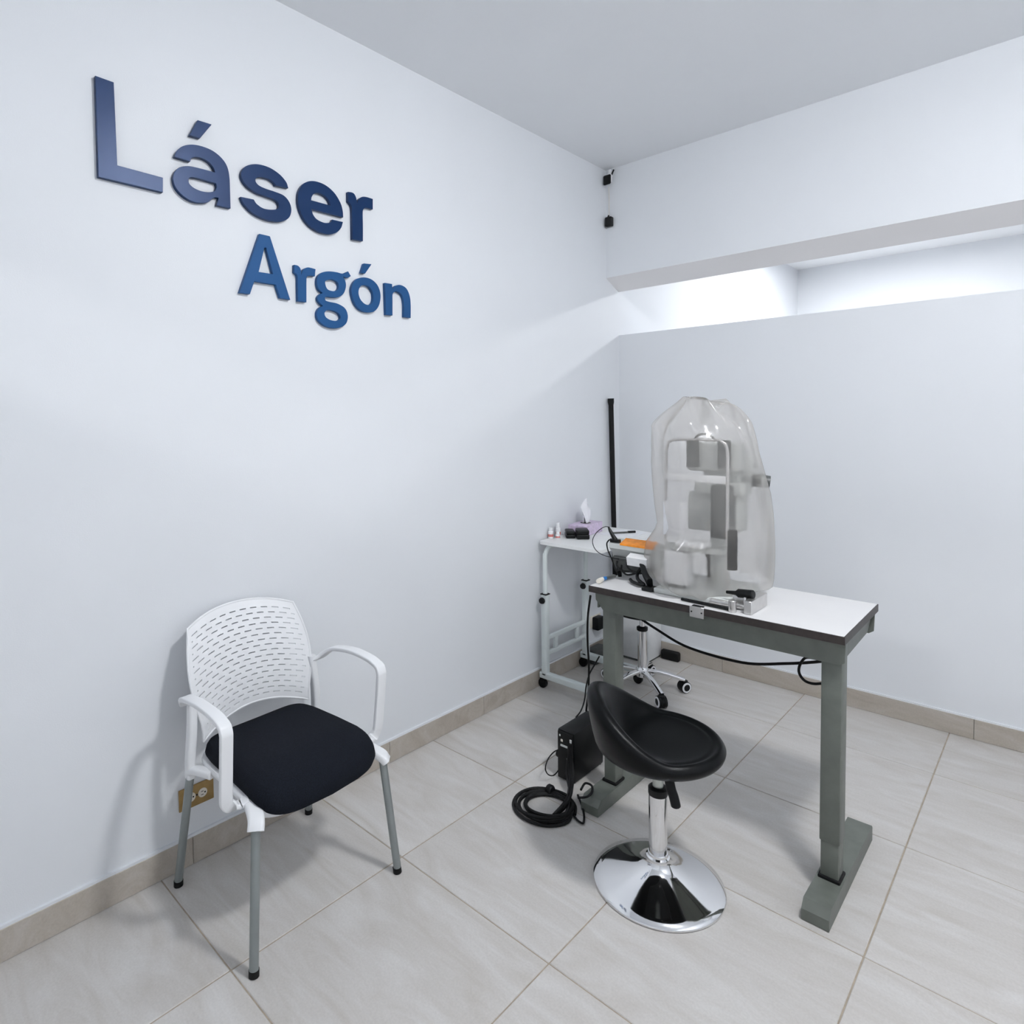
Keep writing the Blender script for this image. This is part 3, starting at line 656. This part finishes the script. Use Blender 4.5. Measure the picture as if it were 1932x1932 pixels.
# ------------------------------------------------------------------ black power unit on the floor with its cables
pu = thing('power_supply', 'narrow black power supply box standing beside the table foot', 'power supply', (.635, -1.41, 0))
def lu(*p): return Vector(p)-Vector((.635, -1.41, 0))
finish('case', B(lu(.592, -1.522, .004), lu(.672, -1.305, .205), .006), 'black_plastic', pu)
fp = finish('front_panel', B(lu(.596, -1.528, .008), lu(.668, -1.522, .200), .003), 'black_plastic', pu)
finish('trim_strip', B(lu(.640, -1.530, .012), lu(.644, -1.5275, .10)), 'grey_plastic', fp, smooth=False)
finish('bracket', B(lu(.612, -1.531, .142), lu(.644, -1.5275, .149)), 'grey_plastic', fp, smooth=False)
finish('indicator', B(lu(.612, -1.530, .160), lu(.622, -1.5275, .170), .001, 1), 'ivory', fp, smooth=False)
finish('indicator', B(lu(.605, -1.530, .180), lu(.611, -1.5275, .188), .001, 1), 'grey_plastic', fp, smooth=False)
finish('switch', B(lu(.655, -1.531, .168), lu(.664, -1.5275, .182), .001, 1), 'grey_plastic', fp, smooth=False)
for fx_, fy_ in ((.602, -1.51), (.662, -1.51), (.602, -1.32), (.662, -1.32)):
    finish('rubber_foot', lathe([(.006, 0.0003), (.006, .005)], 10, lu(fx_, fy_, 0)), 'black_rubber', pu)
finish('knob', lathe([(.016, 0), (.017, .006), (.015, .022)], 16, mtx=Matrix.Translation(lu(.592, -1.49, .082)) @ Matrix.Rotation(-PI/2, 4, 'Y')), 'black_plastic', pu)
lp = [(1058, 1414), (1046, 1418), (1034, 1432), (1029, 1450), (1034, 1461), (1044, 1463), (1053, 1454), (1057, 1444)]
finish('side_cable', tube([lu(*atX(a, b, .588)) for a, b in lp], .0024, 8, sm=6), 'black_rubber', pu)
# coil
zc = Vector((.672, -1.722, 0)); bm = bmesh.new(); pts = []
rc = random.Random(5)
turns = [(.118, 0, 0), (.102, .004, .004), (.090, .012, .01), (.098, .006, -.004), (.080, .012, .002), (.108, -.004, .004), (.086, .016, .006)]
for k, (r_, ox_, oy_) in enumerate(turns):
    for i in range(14):
        a = 2*PI*i/14+.3
        zz = .0065+.0035*k*(.55-.45*math.cos(a-2.6))+(.004*math.sin(3*a+k))*.3
        pts.append(Vector((zc.x+ox_+r_*math.cos(a), zc.y+oy_+r_*.95*math.sin(a), max(.006, zz))))
tail = [Vector((.74, -1.66, .03)), Vector((.70, -1.60, .035)), Vector((.665, -1.565, .06)), Vector((.655, -1.545, .10)), Vector((.655, -1.531, .11))]
co = thing('coiled_cable', 'thick black cable coiled on the tiles and running up to the power supply', 'cable', tuple(zc))
finish('coil', tube([p-zc for p in pts]+[p-zc for p in tail], .0056, 9, sm=3), 'black_rubber', co)
finish('cable_tie', lathe([(.016, -.012), (.019, -.008), (.019, .008), (.016, .012)], 14, mtx=Matrix.Translation((-.035, .085, .018)) @ Matrix.Rotation(PI/2, 4, 'Y')), 'black_plastic', co)
l1 = [(1096, 1490), (1104, 1478), (1116, 1482), (1117, 1493), (1108, 1503), (1090, 1505)]
l2 = [(1090, 1500), (1098, 1520), (1102, 1540), (1100, 1553), (1090, 1548), (1082, 1538)]
tag(finish('cable_loop', tube([atZ(a, b, .008 if k in (0, 1, 4, 5) else .07) if False else atZ(a, b, .0605) for k, (a, b) in enumerate(l1)], .0042, 9, sm=6), 'black_rubber'), 'small black cable loop lying over the left table foot', 'cable')
tag(finish('cable_loop', tube([atZ(a, b, .006) for a, b in l2], .0040, 9, sm=6), 'black_rubber'), 'small black cable loop on the tiles right of the coil', 'cable')
bund = [Vector((.663, -1.5415, .16)), Vector((.668, -1.55, .09)), Vector((.69, -1.575, .05)), Vector((.715, -1.62, .030)), Vector((.735, -1.66, .026)), Vector((.745, -1.71, .020)), Vector((.74, -1.76, .012))]
for k in range(4):
    d = Vector((.010*(k % 2)-.004, .008*(k//2), .006*k))
    finish('cable_run', tube([p+d*(1 if 0 < i < 6 else .5)-zc for i, p in enumerate(bund)], .0055, 9, sm=5), 'black_rubber', co)
v1 = [(1114, 1122), (1110, 1160), (1109, 1200), (1111, 1250), (1110, 1300), (1106, 1342)]
y1 = [-1.525, -1.50, -1.47, -1.44, -1.41, -1.39]
p1 = [atY(a, b, y) for (a, b), y in zip(v1, y1)]; p1.append(Vector((.640, -1.36, .203)))
p1 = [p1[0], p1[1], p1[2], p1[3]]
def lerpline(px, s, e):
    return [atY(a, b, s+(e-s)*k/(len(px)-1)) for k, (a, b) in enumerate(px)]
tag(finish('drop_cable', tube(lerpline([(1114, 1124), (1109, 1165), (1108.5, 1210), (1111, 1255), (1110, 1300), (1106, 1341)], -1.548, -1.325), .0042, 9, sm=6), 'black_rubber'), 'thick black cable hanging from table corner to the power supply', 'cable')
tag(finish('drop_cable', tube(lerpline([(1131, 1238), (1122, 1254), (1112, 1272), (1106, 1295), (1103, 1320), (1096, 1341), (1086, 1354)], -1.30, -1.44), .0030, 9, sm=6), 'black_rubber'), 'thin black cable slanting down to the power supply top', 'cable')

# ------------------------------------------------------------------ tall side cart in the corner
KT = .80
ct = thing('side_table_cart', 'white overbed side table on castors in the corner', 'table', (.2, -.57, 0))
def lk(*p): return Vector(p)-Vector((.2, -.57, 0))
bm = prism([(p[0]+.2+0, p[1]-.57+.57) for p in []] or [(a+.2075-.2, b-.565+.57) for a, b in rrect(.385, .63, .035, 5)], 'z', KT-.016, KT)
finish('table_top', bevel_all(bm, .002, 2, 40), 'cart_top', ct)
for yk, nm in ((-.862, 0), (-.468, 1)):
    # upper tube with bent top, lower sleeve, base bar, knob
    sgn = 1
    finish('upper_tube', tube([lk(.05, yk, .40), lk(.05, yk, .70), lk(.052, yk+.004, .735), lk(.062, yk+.016, .765), lk(.085, yk+.04, .780), lk(.14, yk+.06, .783)] if nm == 0 else [lk(.05, yk, .40), lk(.05, yk, .783)], .0125, 14, sm=5), 'cart_white', ct)
    finish('sleeve', sweep(bmesh.new(), [lk(.05, yk, .075), lk(.05, yk, .515)], rrect(.036, .036, .008)), 'cart_white', ct)
    kn = finish('clamp_knob', lathe([(.016, 0), (.018, .004), (.015, .014), (.009, .016)], 14, mtx=Matrix.Translation(lk(.052, yk-.026, .485)) @ Matrix.Rotation(PI/2, 4, 'X')), 'black_plastic', ct)
    finish('clamp_ring', B(lk(.030, yk-.020, .512), lk(.070, yk+.020, .518), .002, 1), 'black_plastic', kn)
    yb = yk+ (0 if nm == 0 else .06)*0
    finish('base_bar', sweep(bmesh.new(), [lk(.022, yk, .072), lk(.40, yk, .072)], rrect(.036, .034, .006)), 'cart_white', ct)
    for xk in (.035, .385):
        c0 = finish('caster', lathe([(.012, -.011), (.025, -.009), (.026, 0), (.025, .009), (.012, .011)], 18, mtx=Matrix.Translation(lk(xk, yk-.004, .0265)) @ Matrix.Rotation(PI/2, 4, 'X')), 'black_plastic', ct)
        finish('fork', B(lk(xk-.014, yk-.016, .030), lk(xk+.014, yk+.010, .056), .004), 'black_plastic', c0)
for z_ in (.272, .188): finish('cross_rail', sweep(bmesh.new(), [lk(.05, -.862, z_), lk(.05, -.468, z_)], rrect(.016, .024, .004)), 'cart_white', ct)
for y_ in (-.77, -.56): finish('cross_spacer', B(lk(.043, y_-.014, .19), lk(.057, y_+.014, .27), .002), 'cart_white', ct)

GRP = 'small things on the side cart'
# tissue box and tissue
tx = thing('tissue_box', 'lilac cardboard tissue box with a white tissue sticking out', 'tissue box', (.078, -.510, KT), math.radians(6))
finish('carton', B((-.055, -.105, .0005), (.055, .105, .058), .002, 1), 'lilac', tx)
finish('opening', lathe([(.03, .0582), (.03, .0590)], 20), 'edge', tx)
bm = bmesh.new()
for sg, hh, sh in ((1, .150, -.004), (-1, .105, .018)):
    def tis(i, j):
        u_ = -1+2*i/24; v_ = j/14
        y_ = u_*(.012+.040*v_**.75*(1-.30*v_))+sh*v_; z_ = .054+hh*v_*(1-.50*min(1, abs(u_+.25*sg))**1.4)
        return Vector((.010*sg+.010*math.sin(5.5*u_+2.5*v_+sg)*(.25+v_)-.006*sg*v_, y_, z_+.006*math.sin(9*u_)*v_))
    grid(tis, 24, 14, bm)
ti = finish('tissue', bm, 'tissue', tx, ang=50); tm = ti.modifiers.new('thickness', 'SOLIDIFY'); tm.thickness = .0012
def vial(name, label, p, h, r_, tilt=None):
    t = thing(name, label, 'bottle', p, group='eye drop vials on the cart')
    finish('bottle', lathe([(r_*.9, .0003), (r_, .002), (r_, h*.62), (r_*.7, h*.68)], 16), 'white_plastic', t)
    finish('cap', lathe([(r_*.75, h*.66), (r_*.78, h*.70), (r_*.70, h), (r_*.3, h)], 16), 'white_plastic', t)
    finish('label_band', lathe([(r_*1.015, h*.16), (r_*1.015, h*.40)], 16), 'red_print', t)
    return t
vial('eye_drop_vial', 'tallest white drop vial on the cart, nearest the black cases', (.040, -.725, KT), .082, .014)
vial('eye_drop_vial', 'white drop vial on the cart nearest the left wall', (.022, -.770, KT), .058, .015)
vial('eye_drop_vial', 'shortest white drop vial with pink label on the cart', (.060, -.757, KT), .038, .013)
def case(name, label, c, sx_, sy_, h, rz):
    t = thing(name, label, 'case', c, rz)
    finish('lower_half', B((-sx_/2, -sy_/2, .0005), (sx_/2, sy_/2, h*.55), .006, 3), 'black_plastic', t)
    finish('lid', B((-sx_/2+.001, -sy_/2+.001, h*.55), (sx_/2-.001, sy_/2-.001, h), .006, 3), 'black_plastic', t)
case('lens_case', 'black lens case on the cart in front of the tissue box', (.150, -.655, KT), .068, .095, .050, math.radians(40))
case('lens_case', 'black lens case on the cart beside the drop vials', (.083, -.675, KT), .050, .098, .040, math.radians(40))
tag(finish('paper_sheet', B((.155, -.50, KT+.0004), (.345, -.27, KT+.0012)), 'paper', smooth=False), 'white paper sheet on the far end of the cart top', 'paper')
pn = thing('pen', 'dark pen lying on the paper sheet on the cart', 'pen', (.25, -.395, KT+.0015))
pd = Vector((.075, .105, 0)).normalized()
finish('barrel', tube([-pd*.062+Vector((0, 0, .0055)), pd*.03+Vector((0, 0, .0055))], .0050, 12), 'dgrey_plastic', pn)
finish('pen_cap', tube([pd*.03+Vector((0, 0, .0065)), pd*.075+Vector((0, 0, .0065))], .0065, 12), 'black_plastic', pn)

# ------------------------------------------------------------------ second stool, behind the table
s2 = thing('rolling_stool', 'chrome five-star rolling stool behind the instrument table', 'stool', (.440, -.530, 0))
finish('hub', lathe([(.030, .075), (.034, .08), (.034, .115), (.028, .125)], 28), 'chrome', s2)
finish('column', lathe([(.024, .12), (.024, .335)], 28), 'chrome', s2)
finish('column_cap', lathe([(.026, .322), (.029, .326), (.029, .340), (.018, .345)], 28), 'black_plastic', s2)
finish('piston', lathe([(.014, .34), (.014, .42)], 20), 'chrome', s2)
finish('seat', lathe([(.05, .415), (.14, .418), (.156, .430), (.160, .447), (.152, .466), (.12, .472), (.01, .474)], 48), 'black_leather', s2, ang=70)
for k in range(5):
    a = math.radians(-37+72*k); d = Vector((math.cos(a), math.sin(a), 0)); R_ = .215
    ar = finish('star_arm', sweep(bmesh.new(), catmull([d*.02+Vector((0, 0, .105)), d*.10+Vector((0, 0, .098)), d*.17+Vector((0, 0, .080)), d*R_+Vector((0, 0, .066))], 5), rrect(.030, .018, .006), up=(0, 0, 1), scale=None), 'chrome', s2)
    sd_ = Vector((-d.y, d.x, 0)); cc = d*R_+Vector((0, 0, .0308))
    a2 = a+.5*math.sin(k*2.1); wd = Vector((math.cos(a2), math.sin(a2), 0))
    rotm = Matrix.Translation(cc) @ Matrix.Rotation(a2, 4, 'Z') @ Matrix.Rotation(PI/2, 4, 'X')
    wh = finish('caster', lathe([(.016, -.024), (.0295, -.021), (.0305, -.008), (.028, -.005), (.028, .005), (.0305, .008), (.0295, .021), (.016, .024)], 20, mtx=rotm), 'black_plastic', s2)
    bm = bmesh.new()
    for sg in (-1, 1):
        lathe([(.0265, sg*.0215), (.0265, sg*.0232), (.0180, sg*.0250), (.0180, sg*.0225)], 24, mtx=rotm, bm=bm)
    finish('wheel_ring', bm, 'white_plastic', wh)
    finish('caster_hood', tube([d*R_+Vector((0, 0, .062)), d*R_+Vector((0, 0, .044))], .018, 12), 'black_plastic', wh)

# ------------------------------------------------------------------ things in the corner behind
wb = thing('white_box', 'white box standing on the floor in the corner behind the rolling stool', 'box', (.205, -.105, 0))
finish('body', B((-.093, -.085, .012), (.093, .085, .46), .006), 'bin_white', wb)
finish('plinth', B((-.085, -.078, .0005), (.085, .078, .014)), 'dgrey_plastic', wb, smooth=False)
finish('lid', B((-.096, -.088, .46), (.096, .088, .478), .005), 'bin_white', wb)
tag(finish('black_bar', sweep(bmesh.new(), [(.312, -.040, .030), (.318, -.040, .030), (.412, -.036, .030), (.418, -.036, .030)], rrect(.034, .058, .012), scale=[.85, 1, 1, .85]), 'black_rubber'), 'black rounded bar lying on the floor along the back skirting', 'bar')
po = thing('black_pole', 'thin black pole leaning upright in the room corner', 'pole', (.034, -.09, 0))
pdir = (Vector((.030, -.149, 1.575))-Vector((.034, -.09, 0)))
finish('shaft', tube([pdir*.003, pdir*.5, pdir*.985], .0155, 16), 'black_rubber', po)
finish('end_cap', tube([pdir*.975, pdir*.985, pdir], .019, 16, scale=[.85, 1, 1.02]), 'black_plastic', po)
ad = thing('plug_adapter', 'black plug adapter in the left wall outlet behind the cart', 'plug', (0, -.29, .222))
finish('outlet_plate', B((.0004, -.058, -.036), (.006, .058, .036), .002), 'ivory', ad)
finish('adapter_body', B((.006, -.040, -.045), (.048, .030, .032), .006), 'black_plastic', ad)
finish('socket_plug', B((.006, .030, -.012), (.030, .050, .024), .003), 'blue', ad)
tag(finish('power_brick', B((.014, -.415, .0006), (.085, -.275, .085), .010, 3), 'dgrey_plastic'), 'black power brick on the floor by the left skirting', 'power brick')

# ------------------------------------------------------------------ two small sensors in the ceiling corner
s1 = thing('corner_sensor', 'white bracketed sensor with black face just under the ceiling corner', 'sensor', (.040, -.15, 2.885))
finish('housing', B((-.020, -.050, -.024), (.020, -.022, .028), .008, 3), 'white_plastic', s1)
finish('face', B((-.026, -.058, -.036), (.024, -.046, .020), .008, 3), 'black_plastic', s1)
finish('bracket', B((-.007, -.032, .020), (.010, -.0005, .058), .003), 'white_plastic', s1)
finish('arm', tube([(.016, -.030, .020), (.020, -.012, .055)], .005, 10), 'black_plastic', s1)
s3 = thing('corner_sensor', 'small black sensor lower on the beam with a wire above', 'sensor', (.032, -.15, 2.640))
finish('housing', B((-.021, -.034, -.030), (.021, -.0005, .026), .006, 3), 'black_plastic', s3)
finish('connector', tube([(-.010, -.02, .020), (-.004, -.014, .038)], .005, 10), 'black_plastic', s3)
tag(finish('sensor_wire', tube([(.028, -.163, 2.675), (.026, -.158, 2.72), (.026, -.158, 2.80), (.028, -.165, 2.848)], .0018, 8, sm=4), 'ivory'), 'thin pale wire joining the two corner sensors', 'wire')
